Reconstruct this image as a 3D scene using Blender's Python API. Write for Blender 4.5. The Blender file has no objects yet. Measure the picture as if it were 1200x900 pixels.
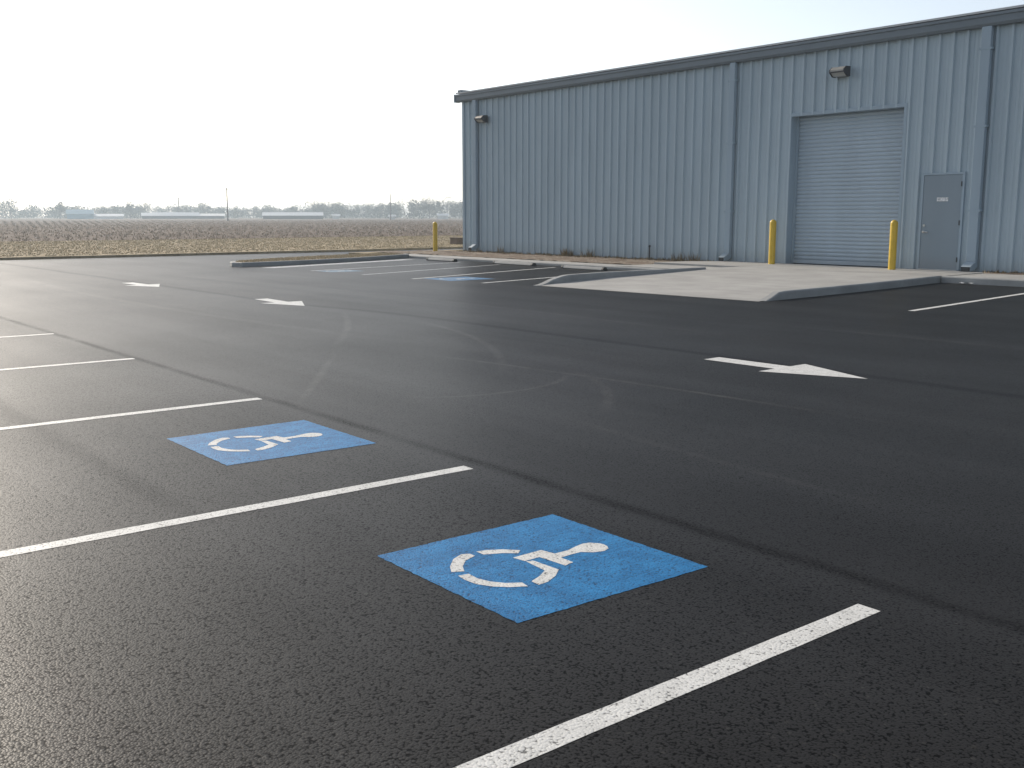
import bpy, math, random
import numpy as np
from mathutils import Matrix, Vector
random.seed(7); rng = np.random.default_rng(7)
R = math.radians
scene = bpy.context.scene
col = scene.collection

# ------------------------------------------------------------------ camera
CAM_H = 1.5
right = Vector((0.62674122, 0.77922747, 0.0))
fwd = Vector((-0.7691824, 0.61866186, -0.16004976)).normalized()
right = (right - fwd * right.dot(fwd)).normalized()
up = right.cross(fwd).normalized()
cd = bpy.data.cameras.new('camera')
cam = bpy.data.objects.new('camera', cd); col.objects.link(cam)
m = Matrix.Identity(4)
for i in range(3):
    m[i][0] = right[i]; m[i][1] = up[i]; m[i][2] = -fwd[i]
m.translation = Vector((0, 0, CAM_H))
cam.matrix_world = m
cd.sensor_width = 36.0
cd.lens = 36.0 * 1215 / 1200
cd.clip_start = 0.05; cd.clip_end = 9000
scene.camera = cam

# ------------------------------------------------------------------ sky, sun, exposure
SUN_EL = R(28)
SUN_TO = Vector((-0.99995, 0.010, 0)).normalized()
sun_az = math.atan2(SUN_TO.x, SUN_TO.y)
world = bpy.data.worlds.new('World'); scene.world = world; world.use_nodes = True
wn = world.node_tree.nodes; wl = world.node_tree.links
bg = wn['Background']
sky = wn.new('ShaderNodeTexSky'); sky.sky_type = 'NISHITA'; sky.sun_disc = False
sky.sun_elevation = SUN_EL; sky.sun_rotation = sun_az
sky.air_density = 1.0; sky.dust_density = 1.3; sky.ozone_density = 2.0; sky.altitude = 0
# thin white veil of high cloud over the clear sky
veil = wn.new('ShaderNodeMix'); veil.data_type = 'RGBA'; veil.inputs[0].default_value = 0.55
bw = wn.new('ShaderNodeRGBToBW'); wl.new(sky.outputs[0], bw.inputs[0])
lum = wn.new('ShaderNodeMath'); lum.operation = 'MULTIPLY_ADD'; wl.new(bw.outputs[0], lum.inputs[0]); lum.inputs[1].default_value = 1.0; lum.inputs[2].default_value = 0.3
tint = wn.new('ShaderNodeVectorMath'); tint.operation = 'SCALE'; tint.inputs[0].default_value = (1.0, 1.0, 1.0); wl.new(lum.outputs[0], tint.inputs[3])
wl.new(sky.outputs[0], veil.inputs[6]); wl.new(tint.outputs[0], veil.inputs[7])
wl.new(veil.outputs[2], bg.inputs[0]); bg.inputs[1].default_value = 0.11
sd = bpy.data.lights.new('sun', 'SUN'); sd.energy = 2.7; sd.angle = R(0.8); sd.color = (1.0, 0.89, 0.75)
sun = bpy.data.objects.new('sun', sd); col.objects.link(sun)
dsun = -(SUN_TO * math.cos(SUN_EL) + Vector((0, 0, math.sin(SUN_EL))))
sun.rotation_euler = dsun.to_track_quat('-Z', 'Y').to_euler()
sun.location = (-20, -8, 30)
vs = scene.view_settings
vs.view_transform = 'Standard'; vs.look = 'None'; vs.exposure = 0.85; vs.gamma = 1.0; vs.use_curve_mapping = False
scene.render.engine = 'CYCLES'

# ------------------------------------------------------------------ node helpers
class NT:
    def __init__(s, name):
        s.mat = bpy.data.materials.new(name); s.mat.use_nodes = True
        s.t = s.mat.node_tree; s.n = s.t.nodes; s.l = s.t.links
        s.p = s.n['Principled BSDF']
        s.tc = s.n.new('ShaderNodeTexCoord')
        s.obj = s.tc.outputs['Object']
    def put(s, sock, v):
        if isinstance(v, bpy.types.NodeSocket): s.l.new(v, sock)
        elif isinstance(v, (tuple, list)) and len(v) == 3 and len(sock.default_value) == 4: sock.default_value = (*v, 1)
        else: sock.default_value = v
    def m(s, op, a, b=None, c=None, clamp=False):
        n = s.n.new('ShaderNodeMath'); n.operation = op; n.use_clamp = clamp
        s.put(n.inputs[0], a)
        if b is not None: s.put(n.inputs[1], b)
        if c is not None: s.put(n.inputs[2], c)
        return n.outputs[0]
    def step(s, x, a, b, o0=0.0, o1=1.0):
        n = s.n.new('ShaderNodeMapRange'); n.interpolation_type = 'SMOOTHSTEP'
        s.put(n.inputs[0], x); s.put(n.inputs[1], a); s.put(n.inputs[2], b); s.put(n.inputs[3], o0); s.put(n.inputs[4], o1)
        return n.outputs[0]
    def mapping(s, scale, src=None):
        n = s.n.new('ShaderNodeMapping'); s.l.new(src or s.obj, n.inputs[0]); n.inputs['Scale'].default_value = scale
        return n.outputs[0]
    def noise(s, scale, detail=3, rough=0.55, vec=None, color=False):
        n = s.n.new('ShaderNodeTexNoise'); s.l.new(vec or s.obj, n.inputs['Vector'])
        n.inputs['Scale'].default_value = scale; n.inputs['Detail'].default_value = detail; n.inputs['Roughness'].default_value = rough
        return n.outputs['Color' if color else 'Fac']
    def voro(s, scale, vec=None, out='Distance', feature='F1', rnd=1.0):
        n = s.n.new('ShaderNodeTexVoronoi'); n.feature = feature; s.l.new(vec or s.obj, n.inputs['Vector'])
        n.inputs['Scale'].default_value = scale; n.inputs['Randomness'].default_value = rnd
        return n.outputs[out]
    def mix(s, f, a, b, blend='MIX'):
        n = s.n.new('ShaderNodeMix'); n.data_type = 'RGBA'; n.blend_type = blend
        s.put(n.inputs[0], f); s.put(n.inputs[6], a); s.put(n.inputs[7], b)
        return n.outputs[2]
    def xyz(s, src=None):
        n = s.n.new('ShaderNodeSeparateXYZ'); s.l.new(src or s.obj, n.inputs[0]); return n.outputs
    def bump(s, h, strength, dist, prev=None):
        n = s.n.new('ShaderNodeBump'); n.inputs['Strength'].default_value = strength; n.inputs['Distance'].default_value = dist
        s.put(n.inputs['Height'], h)
        if prev is not None: s.l.new(prev, n.inputs['Normal'])
        return n.outputs[0]
    def out(s, color=None, rough=None, normal=None, metal=None, spec=None):
        if color is not None: s.put(s.p.inputs['Base Color'], color)
        if rough is not None: s.put(s.p.inputs['Roughness'], rough)
        if normal is not None: s.l.new(normal, s.p.inputs['Normal'])
        if metal is not None: s.put(s.p.inputs['Metallic'], metal)
        if spec is not None: s.put(s.p.inputs['Specular IOR Level'], spec)
        return s.mat

def sc(c, k): return tuple(x * k for x in c)
def plain(name, c, rough=0.5, var=0.12, nscale=3.0, metal=0.0, bumpd=0.0, bscale=60, spec=0.5):
    t = NT(name)
    f = t.step(t.noise(nscale, 4), 0.3, 0.7)
    colr = t.mix(f, sc(c, 1 - var), sc(c, 1 + var))
    nrm = t.bump(t.noise(bscale, 3), 0.6, bumpd) if bumpd else None
    return t.out(colr, rough, nrm, metal, spec)

def asphalt_height(t):
    """grain of the asphalt: domed stones with pits between them; finer past the paving joint"""
    x, y, z = t.xyz()
    wob = t.m('MULTIPLY', t.m('SUBTRACT', t.noise(2.2, 3), 0.5), 0.06)
    jd = t.m('ABSOLUTE', t.m('ADD', t.m('SUBTRACT', y, 3.74), wob))           # main joint
    joint = t.m('MULTIPLY', t.step(jd, 0.01, 0.085, 1, 0), t.m('MULTIPLY', t.step(t.noise(60, 3, 0.7), 0.38, 0.58, 0.25, 1.0), t.step(t.noise(1.3, 3), 0.3, 0.6, 0.45, 1.0)))
    d1 = t.voro(112, rnd=1.0)
    d2 = t.voro(118, rnd=1.0)
    nz = t.noise(55, 3)
    nz2 = t.noise(90, 3)
    fine = t.step(t.m('ADD', y, t.m('MULTIPLY', t.noise(0.6, 3), 1.2)), 3.6, 5.4)
    h1 = t.m('SUBTRACT', t.m('MULTIPLY_ADD', nz, 1.0, 0.45), d1)
    h2 = t.m('SUBTRACT', t.m('MULTIPLY_ADD', nz2, 0.8, 0.47), t.m('MULTIPLY', d2, 0.85))
    h = t.m('ADD', t.m('MULTIPLY', h1, t.m('SUBTRACT', 1.0, fine)), t.m('MULTIPLY', h2, fine))
    return x, y, h, joint, fine, nz

def mat_asphalt():
    t = NT('asphalt')
    x, y, h, joint, fine, nz = asphalt_height(t)
    pit = t.step(h, 0.08, 0.42)
    c = t.mix(pit, (0.005, 0.005, 0.005), (0.0175, 0.0168, 0.016))
    # pale stones here and there
    vc = t.n.new('ShaderNodeSeparateColor'); t.l.new(t.voro(92, out='Color'), vc.inputs[0])
    c = t.mix(t.m('MULTIPLY', t.step(vc.outputs[0], 0.985, 0.995), 0.4), c, (0.06, 0.057, 0.052))
    # broad tone and paving lanes along the drive
    big = t.step(t.noise(0.35, 4), 0.3, 0.7, 0.86, 1.16)
    lane = t.step(t.noise(1.0, 4, 0.6, t.mapping((0.06, 1.3, 1))), 0.3, 0.7, 0.90, 1.10)
    tone = t.m('MULTIPLY', big, lane)
    c = t.mix(1.0, c, t.n.new('ShaderNodeCombineColor').outputs[0], 'MULTIPLY') if False else c
    cc = t.n.new('ShaderNodeCombineColor')
    for i in range(3): t.l.new(tone, cc.inputs[i])
    c = t.mix(1.0, c, cc.outputs[0], 'MULTIPLY')
    # dark joints
    c = t.mix(t.m('MULTIPLY', joint, 0.7), c, (0.008, 0.008, 0.0085))
    wob2 = t.m('MULTIPLY', t.m('SUBTRACT', t.noise(0.25, 3), 0.5), 0.25)
    j2 = t.step(t.m('ABSOLUTE', t.m('ADD', t.m('SUBTRACT', y, 8.72), t.m('ADD', wob2, t.m('MULTIPLY', t.step(x, -17.5, -12.5, 1, 0), 0.5)))), 0.02, 0.16, 1, 0)
    c = t.mix(t.m('MULTIPLY', j2, 0.6), c, (0.012, 0.012, 0.013))
    j3 = t.m('MULTIPLY', t.step(t.m('ABSOLUTE', t.m('ADD', t.m('SUBTRACT', y, 1.93), wob2)), 0.02, 0.14, 1, 0), t.step(x, -4.6, -5.6))
    c = t.mix(t.m('MULTIPLY', j3, 0.45), c, (0.012, 0.012, 0.012))
    # dusty tyre scuffs: arcs of circles and straight runs, broken by noise
    br = t.step(t.noise(4.5, 4, 0.7), 0.38, 0.66)
    brs = t.noise(0.8, 2)
    scuff = None
    def arc(cx, cy, r, w, px, py, pr, k):
        nonlocal scuff
        dx = t.m('SUBTRACT', x, cx); dy = t.m('SUBTRACT', y, cy)
        d = t.m('ABSOLUTE', t.m('SUBTRACT', t.m('SQRT', t.m('ADD', t.m('MULTIPLY', dx, dx), t.m('MULTIPLY', dy, dy))), r))
        ex = t.m('SUBTRACT', x, px); ey = t.m('SUBTRACT', y, py)
        e = t.m('SQRT', t.m('ADD', t.m('MULTIPLY', ex, ex), t.m('MULTIPLY', ey, ey)))
        v = t.m('MULTIPLY', t.m('MULTIPLY', t.step(d, w * .25, w, 1, 0), t.step(e, pr * .45, pr, 1, 0)), k)
        scuff = v if scuff is None else t.m('MAXIMUM', scuff, v)
    def circ(p, q, s):
        (ax, ay), (bx, by), (cx, cy) = p, q, s
        d = 2 * (ax * (by - cy) + bx * (cy - ay) + cx * (ay - by))
        ux = ((ax*ax+ay*ay)*(by-cy)+(bx*bx+by*by)*(cy-ay)+(cx*cx+cy*cy)*(ay-by))/d
        uy = ((ax*ax+ay*ay)*(cx-bx)+(bx*bx+by*by)*(ax-cx)+(cx*cx+cy*cy)*(bx-ax))/d
        return ux, uy, math.hypot(ax-ux, ay-uy)
    for P, w, k in ((((-14.6, 8.25), (-12.5, 7.15), (-10.97, 6.15)), .13, .8), (((-10.3, 5.75), (-8.75, 4.69), (-7.9, 4.1)), .10, .75),
                    (((-12.0, 8.2), (-10.12, 7.61), (-7.6, 5.95)), .13, .7), (((-7.0, 5.0), (-6.9, 5.7), (-7.56, 6.75)), .08, .8),
                    (((-7.6, 6.83), (-6.53, 6.3), (-5.8, 5.6)), .12, .6), (((-8.6, 6.45), (-6.75, 6.68), (-3.6, 6.85)), .10, .9),
                    (((-6.2, 5.2), (-4.4, 4.95), (-3.2, 4.85)), .10, .4),
                    (((-30, 7.0), (-19, 6.2), (-12, 6.6)), .25, .5), (((-28, 9.6), (-18, 10.6), (-8, 10.3)), .16, .5),
                    (((-14, 11.2), (-9, 11.9), (-3, 11.7)), .14, .5)):
        ux, uy, r = circ(*P)
        arc(ux, uy, r, w * .55, P[1][0], P[1][1], math.hypot(P[0][0]-P[2][0], P[0][1]-P[2][1]) * .62, k)
    sc_ = t.m('MULTIPLY', t.m('MULTIPLY', scuff, t.m('MULTIPLY_ADD', br, 0.6, 0.4)), t.step(brs, 0.3, 0.6, 0.45, 1.0))
    c = t.mix(t.m('MULTIPLY', sc_, 0.42), c, (0.11, 0.107, 0.10))
    rough = t.m('ADD', t.m('MULTIPLY', t.noise(1.0, 3, 0.5, t.mapping((0.08, 0.9, 1))), 0.06), 0.40)
    b = t.bump(t.m('SUBTRACT', h, t.m('MULTIPLY', joint, t.m('MULTIPLY', nz, 1.1))), 0.18, 0.006)
    spec = t.m('MULTIPLY', t.m('MULTIPLY_ADD', t.step(h, 0.08, 0.5), 0.72, 0.28), t.m('MULTIPLY', t.m('MULTIPLY', tone, 0.070), t.m('SUBTRACT', 1.0, t.m('MAXIMUM', t.m('MULTIPLY', joint, 0.8), t.m('MAXIMUM', t.m('MULTIPLY', j2, 0.42), t.m('MULTIPLY', j3, 0.28))))))  # specular lowered in the pits, painting in their cavity shade
    return t.out(c, rough, b, spec=spec)

def mat_paint(name, c1, c2, cover=0.5, streak=0.0):
    t = NT(name)
    g = t.n.new('ShaderNodeNewGeometry').outputs['Position']
    t.obj = g
    x, y, h, joint, fine, nz = asphalt_height(t)
    f = t.step(t.noise(7, 4, 0.65), 0.3, 0.72)
    c = t.mix(f, c1, c2)
    if streak:
        st = t.step(t.noise(1.0, 4, 0.65, t.mapping((60, 3.0, 1), g)), 0.4, 0.7)
        c = t.mix(t.m('MULTIPLY', st, streak), c, sc(c2, 1.35))
    wear = t.m('ADD', h, t.m('MULTIPLY', t.m('SUBTRACT', t.noise(14, 4, 0.7), 0.5), 0.5))
    keep = t.step(wear, cover - 0.36, cover - 0.12)
    c = t.mix(keep, sc(c1, 0.32), c)
    c = t.mix(t.step(h, 0.05, 0.5, 0.6 if streak else 0.28, 0), c, (0.008, 0.05, 0.13) if streak else (0.05, 0.05, 0.05))
    b = t.bump(h, 0.4, 0.004)
    return t.out(c, 0.5, b, spec=0.12)

def mat_concrete(name, c, streak=True):
    t = NT(name)
    g = t.n.new('ShaderNodeNewGeometry').outputs['Position']; t.obj = g
    f = t.step(t.noise(0.9, 5, 0.6), 0.28, 0.72)
    col_ = t.mix(f, sc(c, 0.84), sc(c, 1.1))
    col_ = t.mix(t.m('MULTIPLY', t.step(t.noise(9, 4, 0.7), 0.5, 0.8), 0.3), col_, sc(c, 0.62))
    if streak:
        st = t.step(t.noise(1.0, 5, 0.65, t.mapping((0.5, 3.2, 1), g)), 0.45, 0.75)
        col_ = t.mix(t.m('MULTIPLY', st, 0.45), col_, sc(c, 0.66))
    b = t.bump(t.noise(1.0, 3, 0.6, t.mapping((30, 220, 60), g)), 0.35, 0.004)
    return t.out(col_, 0.8, b, spec=0.3)

def mat_metal(name, c, rough=0.5):
    t = NT(name)
    g = t.n.new('ShaderNodeNewGeometry').outputs['Position']; t.obj = g
    f = t.step(t.noise(1.0, 4, 0.6, t.mapping((1.2, 1.2, 0.25), g)), 0.3, 0.7)
    c_ = t.mix(f, sc(c, 0.96), sc(c, 1.04))
    z = t.xyz()[2]
    splash = t.m('MULTIPLY', t.step(t.m('ADD', z, t.m('MULTIPLY', t.noise(3, 4), 0.5)), 0.35, 0.9, 1, 0), 0.22)   # dust thrown up by rain
    c_ = t.mix(splash, c_, (0.24, 0.20, 0.15))
    b = t.bump(t.noise(1.0, 3, 0.5, t.mapping((2.5, 2.5, 1.2), g)), 0.5, 0.012)
    return t.out(c_, rough, b, spec=0.25)

M = {}
M['asphalt'] = mat_asphalt()
M['white_paint'] = mat_paint('white_paint', (0.54, 0.54, 0.52), (0.64, 0.64, 0.62), 0.34)
M['faded_paint'] = mat_paint('faded_paint', (0.42, 0.43, 0.43), (0.60, 0.60, 0.60), 0.50)
M['blue_paint'] = mat_paint('blue_paint', (0.008, 0.108, 0.265), (0.020, 0.180, 0.40), 0.35, 0.42)
M['hazed_blue'] = mat_paint('hazed_blue', (0.05, 0.14, 0.26), (0.09, 0.21, 0.36), 0.46, 0.5)  # paler blue: distance haze and glare put into the paint colour
M['hazed_grey_blue'] = mat_paint('hazed_grey_blue', (0.10, 0.17, 0.24), (0.16, 0.25, 0.33), 0.55, 0.5)  # greyer again, with more of the haze put into its colour
M['concrete'] = mat_concrete('concrete', (0.33, 0.325, 0.31))
M['kerb_concrete'] = mat_concrete('kerb_concrete', (0.28, 0.285, 0.28), False)
WALL = (0.395, 0.472, 0.520)
M['wall_metal'] = mat_metal('wall_metal', WALL, 0.6)
M['trim_metal'] = mat_metal('trim_metal', (0.31, 0.385, 0.445), 0.6)
M['gutter_metal'] = mat_metal('gutter_metal', (0.165, 0.195, 0.22), 0.5)
M['door_metal'] = mat_metal('door_metal', (0.23, 0.28, 0.32), 0.55)
M['shutter_metal'] = mat_metal('shutter_metal', (0.39, 0.46, 0.52), 0.6)
M['roof_metal'] = plain('roof_metal', (0.45, 0.46, 0.46), 0.4, 0.05)
M['dark'] = plain('dark', (0.02, 0.022, 0.025), 0.6, 0.1)
M['bronze'] = plain('bronze', (0.035, 0.035, 0.04), 0.5, 0.1)
M['lamp_grey'] = plain('lamp_grey', (0.18, 0.18, 0.17), 0.5, 0.1)
M['lens'] = plain('lens', (0.42, 0.43, 0.42), 0.25, 0.05)
M['steel'] = plain('steel', (0.55, 0.55, 0.54), 0.35, 0.05, metal=0.8)
M['yellow'] = plain('yellow', (0.62, 0.41, 0.03), 0.45, 0.08, 6, bumpd=0.002)
M['ground_soil'] = plain('ground_soil', (0.20, 0.165, 0.115), 0.95, 0.3, 0.4, bumpd=0.03, bscale=5, spec=0.1)
M['end_dark'] = plain('end_dark', (0.03, 0.03, 0.03), 0.7)  # near-black that paints the shaded ends of the wheel stops
M['wood'] = plain('wood', (0.10, 0.085, 0.07), 0.9)
M['barn_white'] = plain('barn_white', (0.6, 0.6, 0.58), 0.7)
M['barn_roof'] = plain('barn_roof', (0.52, 0.53, 0.53), 0.5)
M['teal_roof'] = plain('teal_roof', (0.16, 0.30, 0.36), 0.5)
M['brown_box'] = plain('brown_box', (0.13, 0.095, 0.07), 0.8)
M['paper'] = plain('paper', (0.7, 0.7, 0.68), 0.8)

def mat_gravel():
    t = NT('gravel')
    v = t.voro(28, out='Color'); s = t.n.new('ShaderNodeSeparateColor'); t.l.new(v, s.inputs[0])
    c = t.mix(s.outputs[0], (0.10, 0.075, 0.055), (0.36, 0.31, 0.25))
    c = t.mix(t.step(t.noise(1.2, 4), 0.35, 0.65), c, (0.15, 0.11, 0.08))
    return t.out(c, 0.95, t.bump(t.voro(28), 1.0, 0.02), spec=0.2)
M['gravel'] = mat_gravel()
def mat_verge():
    t = NT('verge_ground')
    c = t.mix(t.step(t.noise(0.5, 5, 0.65), 0.3, 0.7), (0.28, 0.225, 0.145), (0.40, 0.33, 0.225))
    c = t.mix(t.step(t.noise(6, 4, 0.7), 0.45, 0.8), c, (0.13, 0.10, 0.06))
    return t.out(c, 0.95, t.bump(t.noise(9, 4, 0.7), 0.6, 0.03), spec=0.1)
M['verge'] = mat_verge()
def mat_field():
    t = NT('field_soil')
    x, y, z = t.xyz()
    w = t.m('SINE', t.m('MULTIPLY', t.m('ADD', x, t.m('MULTIPLY', t.noise(0.03, 3), 2.0)), 2 * math.pi / 3.4))
    row = t.step(w, -0.4, 0.9)
    c = t.mix(t.step(t.noise(0.05, 5, 0.6), 0.3, 0.7), (0.09, 0.066, 0.052), (0.125, 0.095, 0.077))
    c = t.mix(t.m('MULTIPLY', row, t.step(t.noise(0.8, 4, 0.7), 0.35, 0.65, 0.1, 0.8)), c, (0.29, 0.24, 0.19))
    return t.out(c, 0.95, t.bump(t.noise(2.0, 5, 0.7), 1.0, 0.15), spec=0.1)
M['field'] = mat_field()
def mat_blades(name, a, b):
    t = NT(name)
    oi = t.n.new('ShaderNodeNewGeometry').outputs['Random Per Island']
    return t.out(t.mix(oi, a, b), 0.85, spec=0.15)
M['dry_grass'] = mat_blades('dry_grass', (0.35, 0.285, 0.185), (0.55, 0.465, 0.325))
M['straw'] = mat_blades('straw', (0.22, 0.17, 0.12), (0.44, 0.37, 0.28))
M['weed'] = mat_blades('weed', (0.09, 0.07, 0.04), (0.34, 0.26, 0.15))
M['leaf'] = mat_blades('leaf', (0.045, 0.055, 0.035), (0.10, 0.105, 0.075))
M['bark'] = plain('bark', (0.07, 0.06, 0.05), 0.95)

# ------------------------------------------------------------------ mesh helpers
class MB:
    def __init__(s): s.v = []; s.f = []
    def add(s, vs, fs):
        o = len(s.v); s.v += [tuple(p) for p in vs]; s.f += [tuple(i + o for i in f) for f in fs]
    def box(s, x0, x1, y0, y1, z0, z1):
        s.add([(x0,y0,z0),(x1,y0,z0),(x1,y1,z0),(x0,y1,z0),(x0,y0,z1),(x1,y0,z1),(x1,y1,z1),(x0,y1,z1)],
              [(0,3,2,1),(4,5,6,7),(0,1,5,4),(1,2,6,5),(2,3,7,6),(3,0,4,7)])
    def prism(s, poly, z0, z1, axis='z'):
        n = len(poly)
        def P(a, b, c): return {'z': (a, b, c), 'x': (c, a, b), 'y': (a, c, b)}[axis]
        s.add([P(a, b, z0) for a, b in poly] + [P(a, b, z1) for a, b in poly],
              [tuple(range(n))[::-1], tuple(range(n, 2 * n))] + [(i, (i+1) % n, n + (i+1) % n, n + i) for i in range(n)])
    def sheet(s, poly, z):
        s.add([(a, b, z) for a, b in poly], [tuple(range(len(poly)))])
    def lathe(s, prof, seg=24, c=(0, 0, 0)):
        n = len(prof); vs = []
        for k in range(seg):
            a = 2 * math.pi * k / seg
            vs += [(c[0] + r * math.cos(a), c[1] + r * math.sin(a), c[2] + z) for r, z in prof]
        fs = [(k*n + i, ((k+1) % seg)*n + i, ((k+1) % seg)*n + i+1, k*n + i+1) for k in range(seg) for i in range(n-1)]
        s.add(vs, fs)
    def tube(s, p, q, r0, r1=None, seg=8):
        r1 = r0 if r1 is None else r1
        p = Vector(p); q = Vector(q); d = (q - p).normalized()
        a = d.orthogonal().normalized(); b = d.cross(a)
        ring = lambda c, r: [c + (a * math.cos(2*math.pi*k/seg) + b * math.sin(2*math.pi*k/seg)) * r for k in range(seg)]
        s.add(ring(p, r0) + ring(q, r1), [(k, (k+1) % seg, seg + (k+1) % seg, seg + k) for k in range(seg)] + [tuple(range(seg))[::-1], tuple(range(seg, 2*seg))])
    def build(s, name, mat, parent=None, loc=(0, 0, 0), smooth=False, bevel=0.0):
        me = bpy.data.meshes.new(name); me.from_pydata(s.v, [], s.f); me.validate(); me.update()
        import bmesh
        bm = bmesh.new(); bm.from_mesh(me); bmesh.ops.recalc_face_normals(bm, faces=bm.faces); bm.to_mesh(me); bm.free()
        me.materials.append(mat)
        if smooth:
            for p in me.polygons: p.use_smooth = True
        o = bpy.data.objects.new(name, me); col.objects.link(o); o.location = loc
        if parent: o.parent = parent
        if bevel:
            b = o.modifiers.new('bevel', 'BEVEL'); b.width = bevel; b.segments = 2; b.limit_method = 'ANGLE'
        return o
def tri_mesh(name, verts, faces, mat, parent=None):
    me = bpy.data.meshes.new(name)
    me.vertices.add(len(verts)); me.vertices.foreach_set('co', np.asarray(verts, 'f').ravel())
    nf = len(faces); me.loops.add(nf * 3); me.polygons.add(nf)
    me.loops.foreach_set('vertex_index', np.asarray(faces, 'i').ravel())
    me.polygons.foreach_set('loop_start', np.arange(0, nf * 3, 3, dtype='i'))
    me.update(calc_edges=True); me.validate(); me.materials.append(mat)
    o = bpy.data.objects.new(name, me); col.objects.link(o)
    if parent: o.parent = parent
    return o
def tufts(name, px, py, pz, h, w, n, mat, lean=0.5, hv=0.5):
    """n thin triangular blades at every point"""
    px = np.repeat(px, n); py = np.repeat(py, n); pz = np.repeat(np.broadcast_to(pz, (len(px)//n,)), n)
    k = len(px); a = rng.uniform(0, 2*np.pi, k); hh = h * rng.uniform(1 - hv, 1 + hv, k); ww = w * rng.uniform(.6, 1.4, k)
    ox = rng.normal(0, w * 1.5, k); oy = rng.normal(0, w * 1.5, k)
    la = rng.uniform(0, 2*np.pi, k); ll = hh * lean * rng.uniform(0, 1, k)
    b = np.stack([px + ox, py + oy, pz], 1)
    d = np.stack([np.cos(a) * ww / 2, np.sin(a) * ww / 2, 0 * a], 1)
    t = b + np.stack([np.cos(la) * ll, np.sin(la) * ll, hh], 1)
    v = np.empty((k * 3, 3)); v[0::3] = b - d; v[1::3] = b + d; v[2::3] = t
    return tri_mesh(name, v, np.arange(k * 3).reshape(-1, 3), mat)
def kind(o, k): o['kind'] = k; return o
def tag(o, label, cat, group=None):
    o['label'] = label; o['category'] = cat
    if group: o['group'] = group
    return o
def empty(name, loc, label, cat, group=None, rz=0):
    o = bpy.data.objects.new(name, None); col.objects.link(o); o.location = loc; o.rotation_euler.z = rz
    o.empty_display_size = 0.2
    return tag(o, label, cat, group)
def copy_tree(o, parent=None):
    c = o.copy(); col.objects.link(c)
    if parent: c.parent = parent
    for ch in list(o.children): copy_tree(ch, c)
    return c
def at(px, dist, z=0.0):
    """ground point in the direction of a photo column, at a real distance"""
    d = right * ((px - 600) / 1215) + fwd; d.z = 0; d.normalize()
    return Vector((d.x * dist, d.y * dist, z))

# ------------------------------------------------------------------ ground, field, pavement
b = MB(); b.sheet([(-1450, -1450), (1450, -1450), (1450, 1450), (-1450, 1450)], -0.06); kind(b.build('ground', M['ground_soil']), 'structure')
EDGE = -38.9
b = MB(); b.prism([(EDGE, -140), (EDGE, 13), (EDGE-.15, 19), (EDGE-.1, 24), (EDGE-.9, 30), (EDGE-2.0, 60), (EDGE-2.0, 140), (-62, 140), (-62.0, 26), (-63.5, 14), (-64, -140)], -0.055, 0.085); kind(b.build('verge', M['verge']), 'structure')
b = MB(); b.sheet([(-61.9, -400), (-61.9, 700), (-470, 900), (-640, -400)], 0.04); kind(b.build('field', M['field']), 'structure')
b = MB(); b.sheet([(-40.95, -30), (30, -30), (30, 70), (-40.95, 70)], 0.0); pav = kind(b.build('pavement', M['asphalt']), 'structure')

# soil and kerbed walk along the wall
YW = 24.95
RL = [(-17.30, 14.50), (-17.62, 15.15), (-17.85, 16.0), (-18.12, 17.4), (-18.2, 21.0)]     # ramp, left kerb line (outer side)
RR = [(-11.52, 15.05), (-11.62, 16.2), (-11.78, 18.0), (-12.05, 20.3), (-12.35, 22.5)]     # ramp, right kerb line (outer side)
def ramp_z(y): return 0.008 + 0.142 * min(1, max(0, (y - 14.7) / 7.2)) ** 1.45
def interp(path, y):
    for (x0, y0), (x1, y1) in zip(path, path[1:]):
        if y <= y1: return x0 + (x1 - x0) * (y - y0) / (y1 - y0)
    return path[-1][0]
v = []; f = []; NX = 24
ys = [14.62 + (22.5 - 14.62) * i / 40 for i in range(41)]
for y in ys:
    xl = interp(RL, max(y, 14.5)) + (0.10 if y > 15 else 0.02); xr = interp(RR, max(y, 15.05)) - 0.05
    for k in range(NX + 1):
        u = k / NX; yy = y + (u * 0.32) * (1 - (y - 14.62) / 7.88)
        v.append((xl + (xr - xl) * u, yy, ramp_z(yy)))
for i in range(40):
    for k in range(NX): a = i * (NX+1) + k; f.append((a, a+1, a+NX+2, a+NX+1))
n0 = len(v)
fl = [(NX+1)*0 + k for k in range(NX+1)]
for k in fl: v.append((v[k][0], v[k][1], -0.05))
for k in range(NX): f.append((k, n0 + k, n0 + k + 1, k + 1))
b = MB(); b.add(v, f); kind(b.build('ramp', M['concrete'], smooth=True), 'structure')
# apron in front of the doors
b = MB(); b.prism([(-21.3, 22.503), (-12.35, 22.503), (-12.35, YW - .002), (-20.2, YW - .002), (-21.3, 23.9)], -0.05, 0.151); kind(b.build('apron', M['concrete']), 'structure')
b = MB(); b.prism([(-21.303, 20.95), (-18.12, 20.95), (-18.12, 22.5), (-21.303, 22.5)], -0.05, 0.10); kind(b.build('apron', M['concrete']), 'structure')
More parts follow.
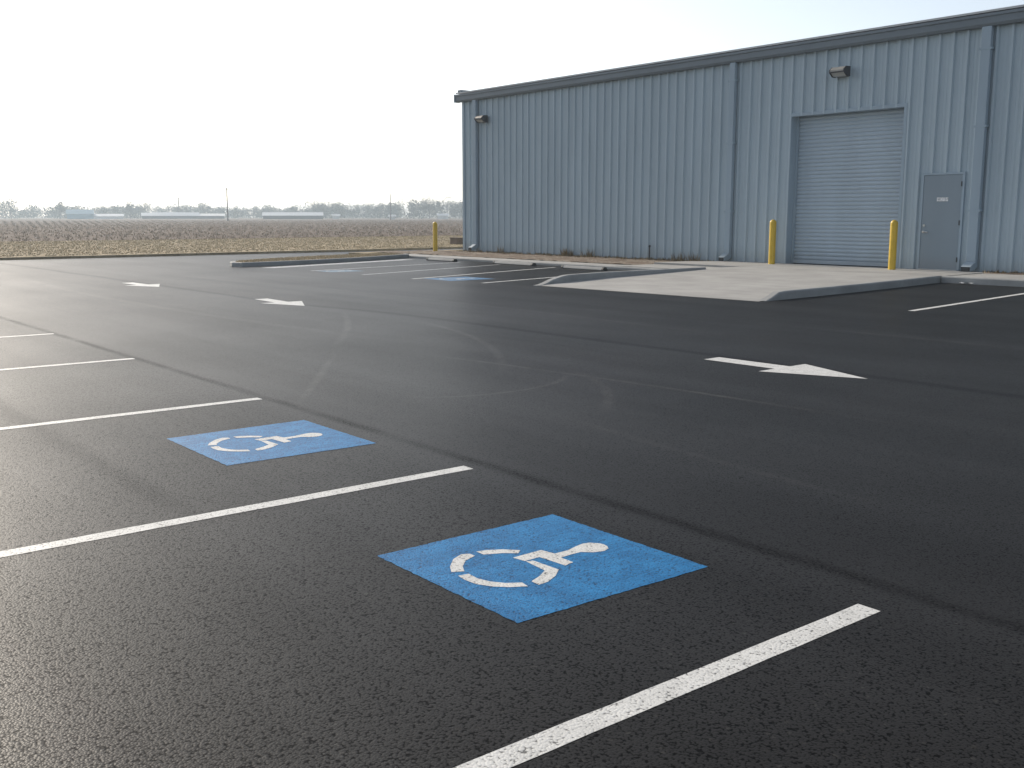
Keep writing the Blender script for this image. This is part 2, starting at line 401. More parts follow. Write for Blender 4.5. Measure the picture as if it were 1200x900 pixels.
# no control joints are modelled in the apron
def kerb(path, w, h0, noses=(0, 0), side=1, name='kerb', mat='kerb_concrete'):
    """kerb with a rounded top edge swept along a path; heights drop to a nose at either end"""
    pts = [Vector((x, y, 0)) for x, y in path]
    dense = []
    for p, q in zip(pts, pts[1:]):
        n = max(1, int((q - p).length / 0.2))
        dense += [p.lerp(q, i / n) for i in range(n)]
    dense.append(pts[-1])
    L = [0]
    for p, q in zip(dense, dense[1:]): L.append(L[-1] + (q - p).length)
    vs = []; fs = []; n = 7
    for i, p in enumerate(dense):
        d = (dense[min(i+1, len(dense)-1)] - dense[max(i-1, 0)]).normalized(); nn = Vector((d.y, -d.x, 0)) * side
        h = h0
        for s_, nl in ((L[i], noses[0]), (L[-1] - L[i], noses[1])):
            if nl and s_ < nl: u = s_ / nl; h = min(h, h0 * (0.06 + 0.94 * (u * u * (3 - 2 * u))))
        hh = h
        r = min(0.03, h * .4)
        for (o, z) in ((0.012, -0.05), (0.006, h - r), (-0.006, h - r * .3), (-0.025, hh), (-w + .02, hh), (-w, hh - .02), (-w, -0.05)):
            vs.append(p + nn * o + Vector((0, 0, z)))
    for i in range(len(dense) - 1):
        for k in range(n - 1): fs.append((i*n + k, i*n + k + 1, (i+1)*n + k + 1, (i+1)*n + k))
    fs += [tuple(range(n)), tuple(range((len(dense)-1)*n, len(dense)*n))]
    b = MB(); b.add(vs, fs)
    return kind(b.build(name, M[mat], smooth=False), 'structure')
kerb(RL, 0.17, 0.175, (1.5, 0), -1)                       # left of ramp; dark inner face towards the ramp
kerb(RR, 0.17, 0.155, (0.55, 0), 1)                       # right of ramp
kerb([(-12.3, 22.42), (6, 22.42)], 0.17, 0.155, (0, 0), 1)
kerb([(-33.6, 20.85), (-18.2, 20.85)], 0.17, 0.085, (0, 0), 1)
b = MB(); b.prism([(-12.2, 22.595), (6, 22.595), (6, 24.25), (-12.2, 24.25)], -0.05, 0.152); kind(b.build('sidewalk', M['concrete']), 'structure')
b = MB(); b.prism([(-33.6, 21.025), (-21.306, 21.025), (-21.306, 21.75), (-33.6, 21.75)], -0.05, 0.083); kind(b.build('sidewalk', M['concrete']), 'structure')
def bed(name, x0, x1, y0, y1, z, amp, mat, nx, ny):
    v = []; f = []
    for j in range(ny + 1):
        for i in range(nx + 1):
            e = min(1, 4 * min(i, nx - i, j, ny - j) / min(nx, ny)) if 0 else 1
            v.append((x0 + (x1-x0)*i/nx, y0 + (y1-y0)*j/ny, z + random.uniform(-amp, amp) * e))
    for j in range(ny):
        for i in range(nx): a = j*(nx+1) + i; f.append((a, a+1, a+nx+2, a+nx+1))
    b = MB(); b.add(v, f); return kind(b.build(name, M[mat], smooth=True), 'structure')
bed('soil', -36.0, -21.31, 21.755, YW - .001, 0.095, 0.02, 'gravel', 70, 14)
bed('soil', -12.3, 6, 24.255, YW - .001, 0.16, 0.02, 'gravel', 80, 4)
b = MB(); b.prism([(-36.5, 21.0), (-33.7, 21.0), (-33.7, 21.6), (-36.0, 22.0), (-36.0, 45), (-37.2, 45)], -0.05, 0.06); kind(b.build('verge', M['verge']), 'structure')

# island with dry turf
isl = [(-29.15, 13.15), (-29.32, 14.2), (-29.6, 15.6), (-30.4, 17.9), (-31.9, 20.85)]
isl_l = [(-33.7, 20.85), (-32.5, 17.0), (-31.6, 15.0), (-30.75, 13.75), (-30.1, 13.2), (-29.55, 13.02)]
kerb(isl_l + isl, 0.16, 0.13, (0, 0), 1)
inner = [(x + 0.14, y + .02) for x, y in isl_l[:4]] + [(-30.05, 13.34), (-29.6, 13.19)] + [(x - 0.14, y + (.12 if i == 0 else 0)) for i, (x, y) in enumerate(isl)]
b = MB(); b.prism(inner, -0.05, 0.122); kind(b.build('verge', M['verge']), 'structure')

# ------------------------------------------------------------------ painted markings
Z1, Z2 = 0.0014, 0.0028
def ribbon(b, p, q, w, z):
    p = Vector((*p, z)); q = Vector((*q, z)); n = 30; d = (q - p).normalized(); s = Vector((-d.y, d.x, 0)) * w / 2
    L = [p.lerp(q, i / n) for i in range(n + 1)]
    jit = lambda: random.uniform(-.0025, .0025)
    b.add([x + s * (1 + jit()/w*2) for x in L] + [x - s * (1 + jit()/w*2) for x in L], [(i, i+1, n+2+i, n+1+i) for i in range(n)])
near = [(-2.115, 3.48, 'nearest white bay line, running out at the bottom edge of the asphalt'),
        (-4.92, 3.62, 'long white bay line between the two blue wheelchair squares'),
        (-7.935, 3.69, 'white bay line just beyond the farther of the two near blue squares'),
        (-11.05, 3.72, 'short visible white bay line, second from the far end of the near row'),
        (-14.07, 3.73, 'shortest white bay line, far end of the near row at the left edge')]
for x, y1, lab in near:
    b = MB(); ribbon(b, (x, -1.6), (x, y1), 0.098, Z1)
    tag(b.build('parking_line', M['white_paint']), lab, 'parking line', 'white lines of the near parking bays')
far = [((-18.75, 14.22), (-19.6, 17.6), 'white_paint', 'white bay line nearest the left kerb of the concrete ramp'),
       ((-21.05, 13.85), (-23.2, 20.3), 'white_paint', 'white bay line along the far side of the haze-paled blue square by the building'),
       ((-23.35, 13.83), (-25.6, 20.1), 'faded_paint', 'worn white bay line in the middle of the bays before the building'),
       ((-25.9, 13.7), (-27.7, 20.1), 'faded_paint', 'worn white bay line one bay from the turf island'),
       ((-28.2, 13.5), (-30.6, 20.0), 'faded_paint', 'wide worn white line beside the dark kerb of the turf island'),
       ((-8.90, 15.35), (-9.6, 21.0), 'white_paint', 'white bay line right of the concrete ramp at the right edge')]
for p, q, mt, lab in far:
    b = MB(); ribbon(b, p, q, 0.5 if 'wide' in lab else 0.11, Z1)
    tag(b.build('parking_line', M[mt]), lab, 'parking line', 'lines of the bays before the building')
SEG = [[(-0.228,-0.181),(-0.265,-0.181),(-0.284,-0.216),(-0.252,-0.282),(-0.18,-0.351),(-0.118,-0.388),(-0.092,-0.338),(-0.146,-0.308),(-0.201,-0.252)],
       [(-0.064,-0.392),(-0.006,-0.399),(0.063,-0.393),(0.131,-0.356),(0.18,-0.306),(0.218,-0.242),(0.168,-0.233),(0.13,-0.29),(0.075,-0.329),(0.012,-0.347),(-0.056,-0.342)],
       [(-0.272,-0.141),(-0.259,-0.09),(-0.222,-0.029),(-0.162,0.027),(-0.134,-0.008),(-0.18,-0.062),(-0.217,-0.14)],
       [(-0.102,-0.065),(-0.105,0.102),(-0.028,0.117),(-0.026,0.196),(-0.045,0.26),(-0.055,0.31),(-0.046,0.346),(-0.01,0.376),(0.015,0.381),(0.043,0.376),(0.071,0.356),(0.085,0.316),(0.068,0.264),(0.029,0.223),(0.027,0.168),(0.031,0.103),(0.112,0.103),(0.122,0.047),(-0.035,0.032),(-0.033,-0.053)],
       [(-0.026,-0.052),(-0.016,-0.019),(0.144,-0.009),(0.194,-0.072),(0.228,-0.144),(0.232,-0.198),(0.181,-0.194),(0.155,-0.129),(0.115,-0.064)]]
def blue_square(loc, lab, bmat='blue_paint', wmat='white_paint'):
    b = MB(); N = 40
    ring = []
    for (x0, y0), (x1, y1) in zip([(-.505,-.52),(.49,-.52),(.52,.52),(-.505,.52)], [(.49,-.52),(.52,.52),(-.505,.52),(-.505,-.52)]):
        for i in range(N): ring.append((x0 + (x1-x0)*i/N + random.uniform(-.003,.003), y0 + (y1-y0)*i/N + random.uniform(-.003,.003)))
    b.sheet(ring, 0)
    o = b.build('wheelchair_marking', M[bmat], loc=loc)
    tag(o, lab, 'road marking', 'blue wheelchair squares painted on the asphalt')
    s = MB()
    for poly in SEG: s.sheet(poly, 0)
    s.build('wheelchair_symbol', M[wmat], parent=o, loc=(0, 0, 0.0012))
    return o
sq = blue_square((-3.34, 2.838, Z1), 'nearest bright blue square with a white wheelchair symbol')
s2 = copy_tree(sq); s2.location = (-6.365, 3.02, Z1); s2['label'] = 'second blue wheelchair square, across the long white line from the nearest'
s3 = blue_square((-20.4, 14.75, Z1), 'haze-paled blue wheelchair square among the bays before the building', 'hazed_blue', 'faded_paint'); s3.scale = (1.15, 1.25, 1)
s4 = blue_square((-25.35, 14.3, Z1), 'barely visible pale blue square nearest the turf island', 'hazed_grey_blue', 'faded_paint'); s4.scale = (0.9, 1.0, 1)
ARW = [(0, -.128), (0, .128), (.90, .128), (.90, .39), (1.85, 0), (.90, -.39), (.90, -.128)]
b = MB(); b.sheet(ARW, 0); a1 = b.build('direction_arrow', M['white_paint'], loc=(-7.21, 8.53, Z1))
a1.rotation_euler.z = R(1.2)
tag(a1, 'largest white arrow on the asphalt, in front of the concrete ramp', 'road marking', 'white lane arrows painted on the asphalt')
a2 = a1.copy(); col.objects.link(a2); a2.location = (-17.68, 8.32, Z1); a2.rotation_euler.z = R(-2.5); a2['label'] = 'middle white arrow on the asphalt, before the turf island'
a3 = a1.copy(); col.objects.link(a3); a3.location = (-23.9, 8.0, Z1); a3.rotation_euler.z = R(1.5); a3['label'] = 'farthest and smallest white arrow on the asphalt'

# ------------------------------------------------------------------ wheel stops
def wheel_stop(x, y, L, rz, lab):
    e = empty('wheel_stop', (x, y, 0), lab, 'wheel stop', 'concrete wheel stops before the building', rz)
    prof = [(-.08, 0.01), (-.075, .035), (-.045, .088), (.045, .088), (.075, .035), (.08, 0.01)]
    b = MB(); b.prism(prof, -L/2, L/2, 'x'); b.build('bar', M['kerb_concrete'], e, bevel=.01)
    for s in (-1, 1):
        p = MB(); p.prism([(-.085, .001), (-.085, .04), (-.05, .094), (.05, .094), (.085, .04), (.085, .001)], s * L/2 - .035, s * L/2 + .035, 'x'); p.build('end_shade', M['end_dark'], e)  # dark end pieces colour in the shade on the ends of the bar
wheel_stop(-25.2, 20.35, 2.0, R(-3), 'pale wheel stop below the lamp end of the wall, middle of the three')
wheel_stop(-21.75, 20.1, 1.75, R(-2), 'pale wheel stop nearest the concrete ramp')
wheel_stop(-28.9, 20.2, 1.6, R(-2), 'pale wheel stop nearest the turf island')

# ------------------------------------------------------------------ the metal building
X0, X1, ZB, ZT = -34.08, 6.0, 0.0, 5.98
bl = empty('warehouse', (X0, YW, 0), 'large blue-grey ribbed metal building with roller door and steel door', 'building')
def P(name, mb, mat, parent=bl, **k):
    if parent is bl:
        mb.v = [(x - X0, y - YW, z) for x, y, z in mb.v]
    return mb.build(name, M[mat], parent, **k)
PITCH, RH = 0.362, 0.055
def ribbed(b, x0, x1, z0, z1, y=YW):
    pts = [(x0, 0)]
    k = math.floor(x0 / PITCH)
    while k * PITCH < x1:
        c = k * PITCH
        for dx, h in ((-.062, 0), (-.026, RH), (.026, RH), (.046, 0), (.135, 0), (.142, .006), (.158, .006), (.165, 0), (.215, 0), (.222, .006), (.238, .006), (.245, 0)):
            if x0 + .001 < c + dx < x1 - .001: pts.append((c + dx, h))
        k += 1
    pts.append((x1, 0)); pts.sort()
    n = len(pts)
    b.add([(x, y - h, z0) for x, h in pts] + [(x, y - h, z1) for x, h in pts], [(i, i+1, n+i+1, n+i) for i in range(n - 1)])
RDx0, RDx1, RDz = -18.42, -14.97, 4.25
DRx0, DRx1, DRz = -14.36, -13.24, 2.55
b = MB()
ribbed(b, X0, RDx0, ZB, ZT); ribbed(b, RDx0, RDx1, RDz, ZT); ribbed(b, RDx1, DRx0, ZB, ZT); ribbed(b, DRx0, DRx1, DRz, ZT); ribbed(b, DRx1, X1, ZB, ZT)
P('wall', b, 'wall_metal')
b = MB(); b.box(X0, X0 + .05, YW + .06, 54.9, ZB, ZT); b.add([(X0+.003, YW+.06, ZT-.001), (X0+.003, 54.9, ZT-.001), (X0+.003, 40, ZT + 1.25)], [(0, 1, 2)])
P('wall', b, 'wall_metal')
b = MB(); b.box(X0, X1, 54.9, 54.95, ZB, ZT); P('wall', b, 'wall_metal')
b = MB(); b.box(X1 - .05, X1, YW + .06, 54.9, ZB, ZT); P('wall', b, 'wall_metal')
b = MB(); n = (( X0 - .22, YW - .22, 6.24), (X1 + .2, YW - .22, 6.24), (X1 + .2, 40, 7.5), (X0 - .22, 40, 7.5), (X0 - .22, 55.2, 6.24), (X1 + .2, 55.2, 6.24))
b.add(list(n) + [(x, y, z + .05) for x, y, z in n], [(0,1,2,3), (3,2,5,4), (6,7,8,9), (9,8,11,10), (0,1,7,6), (0,3,9,6), (3,4,10,9), (1,2,8,7), (2,5,11,8)])
P('roof', b, 'roof_metal')
# gutter: box profile with rolled front lip
gp = [(YW-.002, 5.93), (YW-.16, 5.93), (YW-.20, 5.99), (YW-.20, 6.14), (YW-.235, 6.15), (YW-.235, 6.215), (YW-.17, 6.225), (YW-.002, 6.225)]
b = MB(); b.prism(gp, X0 - .30, X1 + .1, 'x'); gut = P('gutter', b, 'gutter_metal')
b = MB(); b.box(X0 - .306, X0 - .285, YW - .245, YW + .03, 5.92, 6.235)
P('gutter_end', b, 'trim_metal')
b = MB(); b.box(X0 - .24, X0 - .02, YW - .1, YW + 1.2, 6.30, 6.40); P('rake_trim', b, 'gutter_metal')
# corner trim
b = MB(); b.box(X0 - .045, X0 + .10, YW - .045, YW + .05, ZB, 5.93); P('corner_trim', b, 'trim_metal')
b = MB(); b.box(X0 + .10, RDx0 - .13, YW - .041, YW + .02, 0.06, 0.14); P('base_trim', b, 'trim_metal')
# downspouts
def downspout(x, w, mat, z0):
    b = MB(); b.box(x - w/2, x + w/2, YW - .17, YW - .038, z0 + .22, 5.93)
    o = P('downspout', b, mat, bevel=.012)
    e = MB(); vs = []
    for (y, z) in ((YW-.038, z0+.22), (YW-.17, z0+.22), (YW-.40, z0+.10), (YW-.40, z0-.02), (YW-.20, z0+.02), (YW-.038, z0+.10)): vs.append((y, z))
    o_, n_ = x - w/2, x + w/2
    vv = [(o_, *p) for p in vs] + [(n_, *p) for p in vs]
    fs = [(0,1,7,6), (1,2,8,7), (3,4,10,9), (4,5,11,10), (0,5,11,6), (0,1,2,3,4,5), (6,7,8,9,10,11)]
    e.add([(a - X0, c - YW, d) for a, c, d in vv], fs)
    el = e.build('elbow', M[mat], o)
    k = MB(); k.add([(a - X0, c - YW, d) for a, c, d in ((o_+.012, YW-.393, z0-.005), (n_-.012, YW-.393, z0-.005), (n_-.012, YW-.393, z0+.092), (o_+.012, YW-.393, z0+.092))], [(0,1,2,3)])
    k.build('outlet_shade', M['dark'], o)  # dark sheet across the open mouth paints the shade inside the pipe
    for z in (1.6, 3.6, 5.4):
        s = MB(); s.v = []; s.box(x - w/2 - .03 - X0, x + w/2 + .03 - X0, -.178, -.036, z, z + .05); s.build('strap', M[mat], o)
downspout(-33.18, 0.22, 'trim_metal', 0.17)
downspout(-20.50, 0.20, 'trim_metal', 0.17)
downspout(-12.88, 0.24, 'trim_metal', 0.17)
# roller door, set back in a trimmed opening
b = MB()
T = .09
b.box(RDx0 - T, RDx0, YW - .05, YW + .34, .12, RDz + T); b.box(RDx1, RDx1 + T, YW - .05, YW + .34, .12, RDz + T); b.box(RDx0, RDx1, YW - .05, YW + .34, RDz, RDz + T)
P('door_surround', b, 'trim_metal')
pr = []; zz = 0.27; ns = 37; ph = (RDz - zz) / ns
for i in range(ns):
    for u, d in ((0, 0), (.18, -.022), (.5, -.03), (.75, -.02), (.9, 0.0)): pr.append((YW + .27 + d, zz + (i + u) * ph))
pr.append((YW + .27, RDz - .001))
n = len(pr)
b = MB(); b.add([(RDx0 + .002, y, z) for y, z in pr] + [(RDx1 - .002, y, z) for y, z in pr], [(i, i+1, n+i+1, n+i) for i in range(n-1)])
rd = P('roller_door', b, 'shutter_metal')
b = MB(); b.box(RDx0 + .004 - X0, RDx1 - .004 - X0, .20, .28, .165, .268); b.build('bottom_bar', M['shutter_metal'], rd)
for s, x in ((1, RDx0), (-1, RDx1)):
    b = MB(); xa, xb = sorted((x + s * .001, x + s * .075)); b.box(xa - X0, xb - X0, .19, .235, .155, RDz - .002); b.build('guide_rail', M['trim_metal'], rd)
# steel door
b = MB(); b.box(DRx0 - .012, DRx0 + .05, YW - .047, YW + .1, .12, DRz + .02); b.box(DRx1 - .05, DRx1 + .012, YW - .047, YW + .1, .12, DRz + .02); b.box(DRx0 + .05, DRx1 - .05, YW - .047, YW + .1, DRz - .035, DRz + .02)
P('door_frame', b, 'trim_metal')
b = MB(); b.box(DRx0 + .056, DRx1 - .056, YW - .038, YW + .05, .165, DRz - .042); dr = P('door', b, 'door_metal')
def L(fn, name, mat, parent=dr, **k):
    mb = MB(); fn(mb); mb.v = [(x - X0, y - YW, z) for x, y, z in mb.v]; return mb.build(name, M[mat], parent, **k)
hx = DRx0 + .13
L(lambda q: (q.tube((hx, YW-.037, 1.10), (hx, YW-.09, 1.10), .03, seg=12), q.tube((hx, YW-.09, 1.10), (hx+.13, YW-.095, 1.095), .013)), 'handle', 'steel')
L(lambda q: q.tube((hx, YW-.037, 1.26), (hx, YW-.06, 1.26), .03, seg=12), 'lock', 'steel')
for z in (.42, 1.33, 2.28): L(lambda q: q.box(DRx1 - .075, DRx1 - .045, YW - .056, YW + .002, z - .06, z + .06), 'hinge', 'bronze')
def notice(q): q.box(-13.93, -13.63, YW - .044, YW - .0385, 1.86, 1.955)
tnotice = NT('notice')
nz_ = tnotice.step(tnotice.noise(1.0, 2, 0.5, tnotice.mapping((34, 1, 30))), 0.42, 0.60)
M['notice'] = tnotice.out(tnotice.mix(nz_, (0.80, 0.80, 0.80), (0.34, 0.36, 0.38)), 0.5)
L(notice, 'notice', 'notice')
L(lambda q: q.box(DRx0 + .052, DRx1 - .052, YW - .08, YW + .08, .153, .164), 'threshold', 'steel', bl) if False else None
b = MB(); b.box(DRx0 + .052, DRx1 - .052, YW - .07, YW + .08, .152, .164); P('threshold', b, 'steel')
# interior darkness behind the openings is closed by the door leaves themselves

# ------------------------------------------------------------------ wall lamps, pipe, box
def wall_lamp(x, z, lab, hm='lamp_grey'):
    e = empty('wall_lamp', (x, YW - RH, z), lab, 'lamp', 'wall lamps on the metal building')
    w = .21
    b = MB(); b.box(-w * .8, w * .8, -.03, 0, -.13, .13); b.build('back_plate', M['bronze'], e)
    prof = [(-.03, .13), (-.24, .12), (-.33, .05), (-.34, -.01), (-.03, -.01)]
    b = MB(); b.prism(prof, -w, w, 'x'); b.build('housing', M[hm], e, bevel=.012)
    for s in (-1, 1):
        b = MB(); xa, xb = sorted((s * (w + .001), s * (w + .014))); b.prism([(-.03, .135), (-.24, .125), (-.335, .05), (-.345, -.02), (-.20, -.13), (-.03, -.13)], xa, xb, 'x'); b.build('shaded_cheek', M['bronze'], e)  # dark colour on the cheeks paints in the shade of the lamp's side
    b = MB(); b.prism([(-.03, -.012), (-.30, -.012), (-.18, -.11), (-.03, -.12)], -w + .002, w - .002, 'x'); b.build('lens', M['lens'], e)
    b = MB(); b.box(-w - .012, w + .012, -.35, -.30, -.03, -.012); b.build('rim', M['bronze'], e)
wall_lamp(-32.62, 5.17, 'small dark wall lamp near the far corner of the building', 'bronze')
wall_lamp(-16.8, 5.29, 'wall lamp with grey hood above the roller door')
e = empty('standpipe', (-23.72, YW - .12, .10), 'short dark capped pipe standing at the foot of the wall', 'pipe')
b = MB(); b.tube((0, 0, 0), (0, 0, .40), .022); b.build('pipe', M['bronze'], e)
b = MB(); b.tube((0, 0, .40), (0, 0, .46), .038, .03); b.build('cap', M['dark'], e)
e = empty('utility_box', (-43.0, 31.0, .06), 'small brown box on the grass past the building corner', 'utility box')
b = MB(); b.box(-.3, .3, -.2, .2, 0, .32); b.build('cabinet', M['brown_box'], e, bevel=.01)
b = MB(); b.box(-.33, .33, -.23, .23, .322, .36); b.build('lid', M['brown_box'], e)

# ------------------------------------------------------------------ bollards
def bollard(lab, loc):
    r = .092; H = 1.25
    prof = [(r, 0), (r, H - .09)] + [(r * math.cos(a), H - .09 + .09 * math.sin(a)) for a in [math.pi/2 * i/8 for i in range(1, 9)]]
    b = MB(); b.lathe(prof, 28); o = b.build('bollard', M['yellow'], loc=loc, smooth=True)
    return tag(o, lab, 'bollard', 'yellow bollards by the building')
b1 = bollard('yellow bollard left of the roller door', (-18.43, 24.27, .15))
b2 = b1.copy(); col.objects.link(b2); b2.location = (-14.6, 24.14, .15); b2['label'] = 'yellow bollard between the roller door and the steel door'
b3 = b1.copy(); col.objects.link(b3); b3.location = (-34.55, 23.85, .02); b3['label'] = 'yellow bollard guarding the far corner of the building'
# scrap on the kerb
v = []; f = []
for i in range(5):
    for j in range(4): v.append((i*.07, j*.05 + .02*math.sin(i*2), .02 + .03*random.random()))
for i in range(4):
    for j in range(3): f.append((i*4+j, i*4+j+1, i*4+j+5, i*4+j+4))
b = MB(); b.add(v, f); o = b.build('litter_scrap', M['paper'], loc=(-11.75, 22.15, 0)); tag(o, 'crumpled white scrap lying against the kerb right of the ramp', 'litter')

# ------------------------------------------------------------------ dry grass, stubble, weeds
N = 60000
px = rng.uniform(-62.5, -39.3, N); py = rng.uniform(-6, 75, N)
tufts_g = kind(tufts('grass', px, py, 0.08, .035, .05, 2, M['dry_grass'], 0.9), 'stuff')
N = 2500
t_ = rng.uniform(0, 1, N); yy = 13.4 + t_ * 7.3
xr = np.interp(yy, [p[1] for p in isl], [p[0] for p in isl]) - .2
xl = np.interp(yy, [p[1] for p in isl_l[::-1]], [p[0] for p in isl_l[::-1]]) + .2
px = xl + (xr - xl) * rng.uniform(0, 1, N)
kind(tufts('grass', px, yy, 0.118, .035, .03, 3, M['dry_grass'], 0.9), 'stuff')
# stubble rows
xs = []; ysb = []
x = -63.0
while x > -330:
    y0, y1 = 0.06 * -x - 4, 0.92 * -x + 12
    step = 0.55 + (-x - 63) * 0.006
    y_ = np.arange(y0, y1, step); y_ = y_ + rng.normal(0, .25, len(y_))
    keep = rng.uniform(0, 1, len(y_)) < .62
    ysb.append(y_[keep]); xs.append(np.full(keep.sum(), x) + rng.normal(0, .12, keep.sum()))
    x -= 1.15
xs = np.concatenate(xs); ysb = np.concatenate(ysb)
dsc = 1.0
kind(tufts('stubble', xs, ysb, 0.04, .12, .06, 4, M['straw'], 0.4), 'stuff')
# weeds along the wall
N = 380
px = rng.uniform(-33.9, -20.2, N); py = YW - .06 - np.abs(rng.normal(0, .28, N))
kind(tufts('weeds', px, py, 0.10, .06, .025, 5, M['weed'], 0.9, 0.7), 'stuff')
cl = rng.choice([-31.5, -27.8, -27.6, -26.5, -22.4, -21.9], 70); px = cl + rng.normal(0, .15, 70); py = YW - .15 - np.abs(rng.normal(0, .1, 70))
kind(tufts('weeds', px, py, 0.10, .2, .025, 5, M['weed'], 0.8, 0.6), 'stuff')
px = rng.uniform(-12.6, 2, 500); py = YW - .06 - np.abs(rng.normal(0, .2, 500))
kind(tufts('weeds', px, py, 0.15, .05, .03, 4, M['weed'], 0.9, 0.7), 'stuff')

# ------------------------------------------------------------------ far trees
def crown_pts(n, rx, rz, zc, lumps=7):
    c = np.clip(rng.normal(0, 1, (lumps, 3)), -1.2, 1.2) * [rx * .45, rx * .45, rz * .4]; r = rng.uniform(.35, .62, lumps)
    k = rng.integers(0, lumps, n)
    d = rng.normal(0, 1, (n, 3)); d /= np.linalg.norm(d, axis=1)[:, None]
    p = c[k] + d * (r[k] * rng.uniform(.55, 1.0, n) ** .5)[:, None] * [rx, rx, rz]
    p[:, 2] += zc
    return p
def leaf_tris(p, s):
    n = len(p); a = rng.uniform(-1.6, 1.6, (n, 3, 3)) * s
    return (p[:, None, :] + a).reshape(-1, 3)
def tree(name, loc, h, w, lab):
    e = empty(name, loc, lab, 'tree', 'trees on the horizon')
    b = MB(); b.tube((0, 0, -.2), (0, 0, h * .5), .25, .14)
    for k in range(6):
        a = k * 1.05; b.tube((0, 0, h * (.3 + .05 * k)), (math.cos(a) * w * .3, math.sin(a) * w * .3, h * (.55 + .06 * k)), .12, .04, 5)
    b.build('trunk', M['bark'], e)
    p = crown_pts(700, w * .5, h * .42, h * .6)
    v = leaf_tris(p, .28)
    tri_mesh('crown', v, np.arange(len(v)).reshape(-1, 3), M['leaf'], e)
    return e
HZ = 0.0
tree('hazy_tree', at(22, 640), 10.5, 11, 'pair of hazy tree tops rising at the far left of the horizon, left one')
tree('hazy_tree', at(28, 632), 12.0, 8, 'tallest hazy tree at the far left of the horizon')
tree('hazy_tree', at(84, 600), 9.5, 6, 'slender hazy tree on the horizon left of the teal roofed shed')
tree('hazy_tree', at(164, 610), 12, 6.5, 'pointed hazy tree on the horizon left of the white barns')
tree('hazy_tree', at(176, 640), 9.5, 12, 'broad hazy tree just left of the white barns')
tree('hazy_tree', at(248, 640), 9.5, 10, 'rounded hazy tree behind the right end of the white barns')
tree('hazy_tree', at(374, 610), 9.8, 9, 'hazy tree behind the long low white barn right of the taller pole')
tree('hazy_tree', at(506, 560), 12.2, 13, 'full grey-green tree nearest the building in the tree line')
tree('hazy_tree', at(526, 570), 12.0, 14, 'broad grey-green tree at the corner of the building')
P_ = []
for px0, px1, n, d0, d1, h0, h1 in ((-260, 130, 110, 640, 800, 6.0, 9.0), (130, 270, 60, 640, 780, 7.0, 9.5), (270, 380, 46, 640, 780, 6.5, 9.0), (380, 470, 60, 600, 760, 8.5, 11.0), (470, 760, 120, 560, 700, 9.5, 12.5)):
    for _ in range(n):
        L_ = at(random.uniform(px0, px1), random.uniform(d0, d1)); h = random.uniform(h0, h1); w = random.uniform(6, 12)
        p = np.concatenate([crown_pts(260, w * .55, h * .45, h * .52), crown_pts(90, w * .7, h * .22, h * .16)]); p += [L_.x, L_.y, 0]; P_.append(p[p[:, 2] > 0])
P_ = np.concatenate(P_); v = leaf_tris(P_, .34)
kind(tri_mesh('treeline', v, np.arange(len(v)).reshape(-1, 3), M['leaf']), 'stuff')

# ------------------------------------------------------------------ far barns and poles
def barn(px, dist, L, D, hw, hr, wall, roof, lab, rz=None):
    p = at(px, dist); e = empty('barn', p, lab, 'barn', 'low barns on the horizon')
    e.rotation_euler.z = math.atan2(p.y, p.x) + math.pi/2 if rz is None else rz
    b = MB(); b.box(-L/2, L/2, -D/2, D/2, -.1, hw); b.build('wall', M[wall], e)
    b = MB(); b.prism([(-D/2 - .5, hw + .01), (0, hr), (D/2 + .5, hw + .01)], -L/2 - .4, L/2 + .4, 'x'); b.build('roof', M[roof], e)
    b = MB()
    b.box(-.8, .8, -D/2 - .05, -D/2 - .003, 0, hw * .8); b.build('door', M['dark'], e)
barn(107, 560, 12, 8, 2.4, 4.6, 'teal_roof', 'teal_roof', 'small teal roofed shed among the hazy trees at left')
barn(139, 560, 14, 7, 1.3, 2.5, 'barn_white', 'barn_roof', 'low pale barn right of the teal shed')
barn(192, 560, 12, 8, 1.5, 3.1, 'dark', 'barn_roof', 'first of the pale roofed barns in a row')
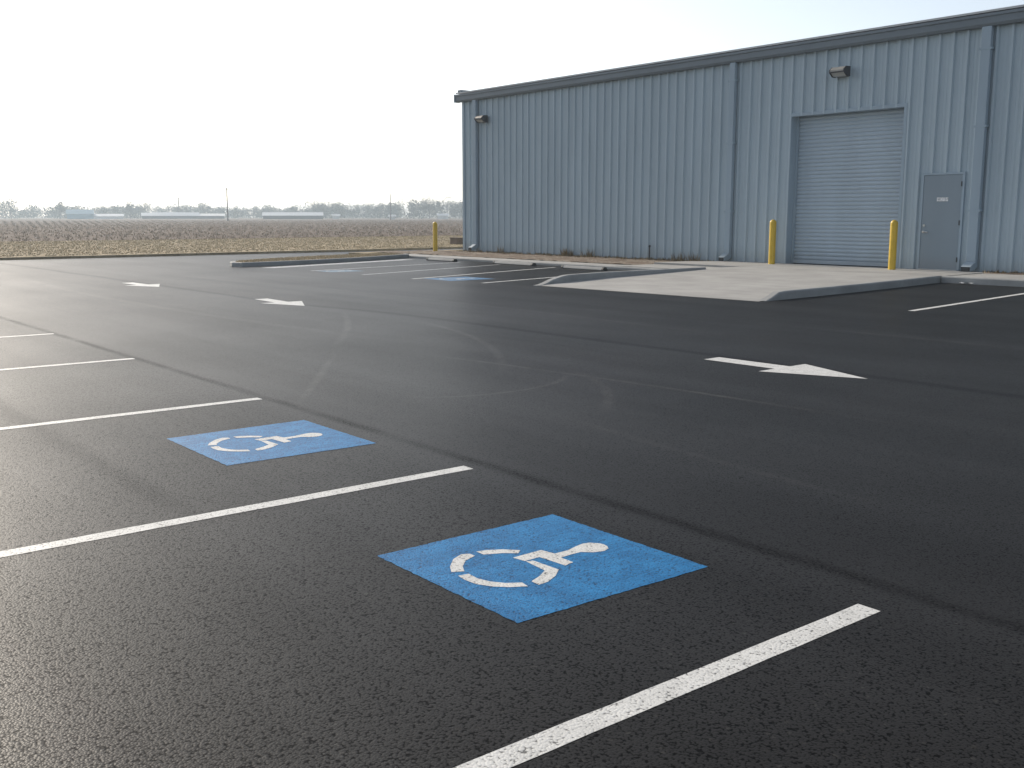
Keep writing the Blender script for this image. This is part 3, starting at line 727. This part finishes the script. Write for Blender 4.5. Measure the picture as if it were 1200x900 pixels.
barn(203, 565, 11, 8, 1.5, 3.3, 'dark', 'barn_roof', 'second pale roofed barn in the row, short and bright')
barn(221, 560, 18, 8, 1.5, 3.3, 'dark', 'barn_roof', 'longest pale roofed barn of the row left of the taller pole')
barn(246, 560, 22, 8, 1.5, 2.7, 'dark', 'barn_white', 'dull roofed barn closing the row left of the taller pole')
barn(350, 500, 27, 9, 1.6, 3.2, 'dark', 'barn_roof', 'long low white roofed barn between the two poles')
barn(463, 440, 2.6, 2.2, 1.2, 2.0, 'barn_white', 'barn_white', 'tiny white shed at the foot of the thinner pole')
barn(399, 520, 3.5, 3, 1.5, 2.4, 'barn_white', 'barn_white', 'tiny pale shed before the trees left of the thinner pole')
barn(521, 500, 5, 3, 1.6, 2.6, 'barn_white', 'barn_roof', 'tiny white shed before the trees by the building corner')
def pole(px, dist, h, r, lab, arm):
    p = at(px, dist); e = empty('utility_pole', p, lab, 'utility pole', 'poles on the horizon')
    e.rotation_euler.z = math.atan2(p.y, p.x) + math.pi/2
    b = MB(); b.tube((0, 0, -.3), (0, 0, h), r, r * .65); b.build('shaft', M['wood'], e)
    if arm:
        b = MB(); b.box(-1.0, 1.0, -.08, .08, h - .6, h - .4); b.build('crossarm', M['wood'], e)
pole(275.5, 330, 10.0, .22, 'taller wooden pole with a short crossarm standing in the field', True)
pole(461.5, 420, 10.2, .20, 'thinner bare pole above the tiny white shed', False)
pole(220, 600, 11.5, .4, 'short mast rising behind the row of pale barns', True)

# ------------------------------------------------------------------ haze
hz = bpy.data.materials.new('haze'); hz.use_nodes = True
hn = hz.node_tree.nodes; hn.remove(hn['Principled BSDF'])
pv = hn.new('ShaderNodeVolumePrincipled'); pv.inputs['Color'].default_value = (0.76, 0.89, 1.0, 1); pv.inputs['Density'].default_value = 0.0007; pv.inputs['Anisotropy'].default_value = 0.35
hz.node_tree.links.new(pv.outputs[0], hn['Material Output'].inputs['Volume'])
b = MB(); b.box(-1500, 1500, -1500, 1500, -1.1, 16.0)
o = b.build('haze', M['dark']); o.data.materials.clear(); o.data.materials.append(hz); kind(o, 'stuff')
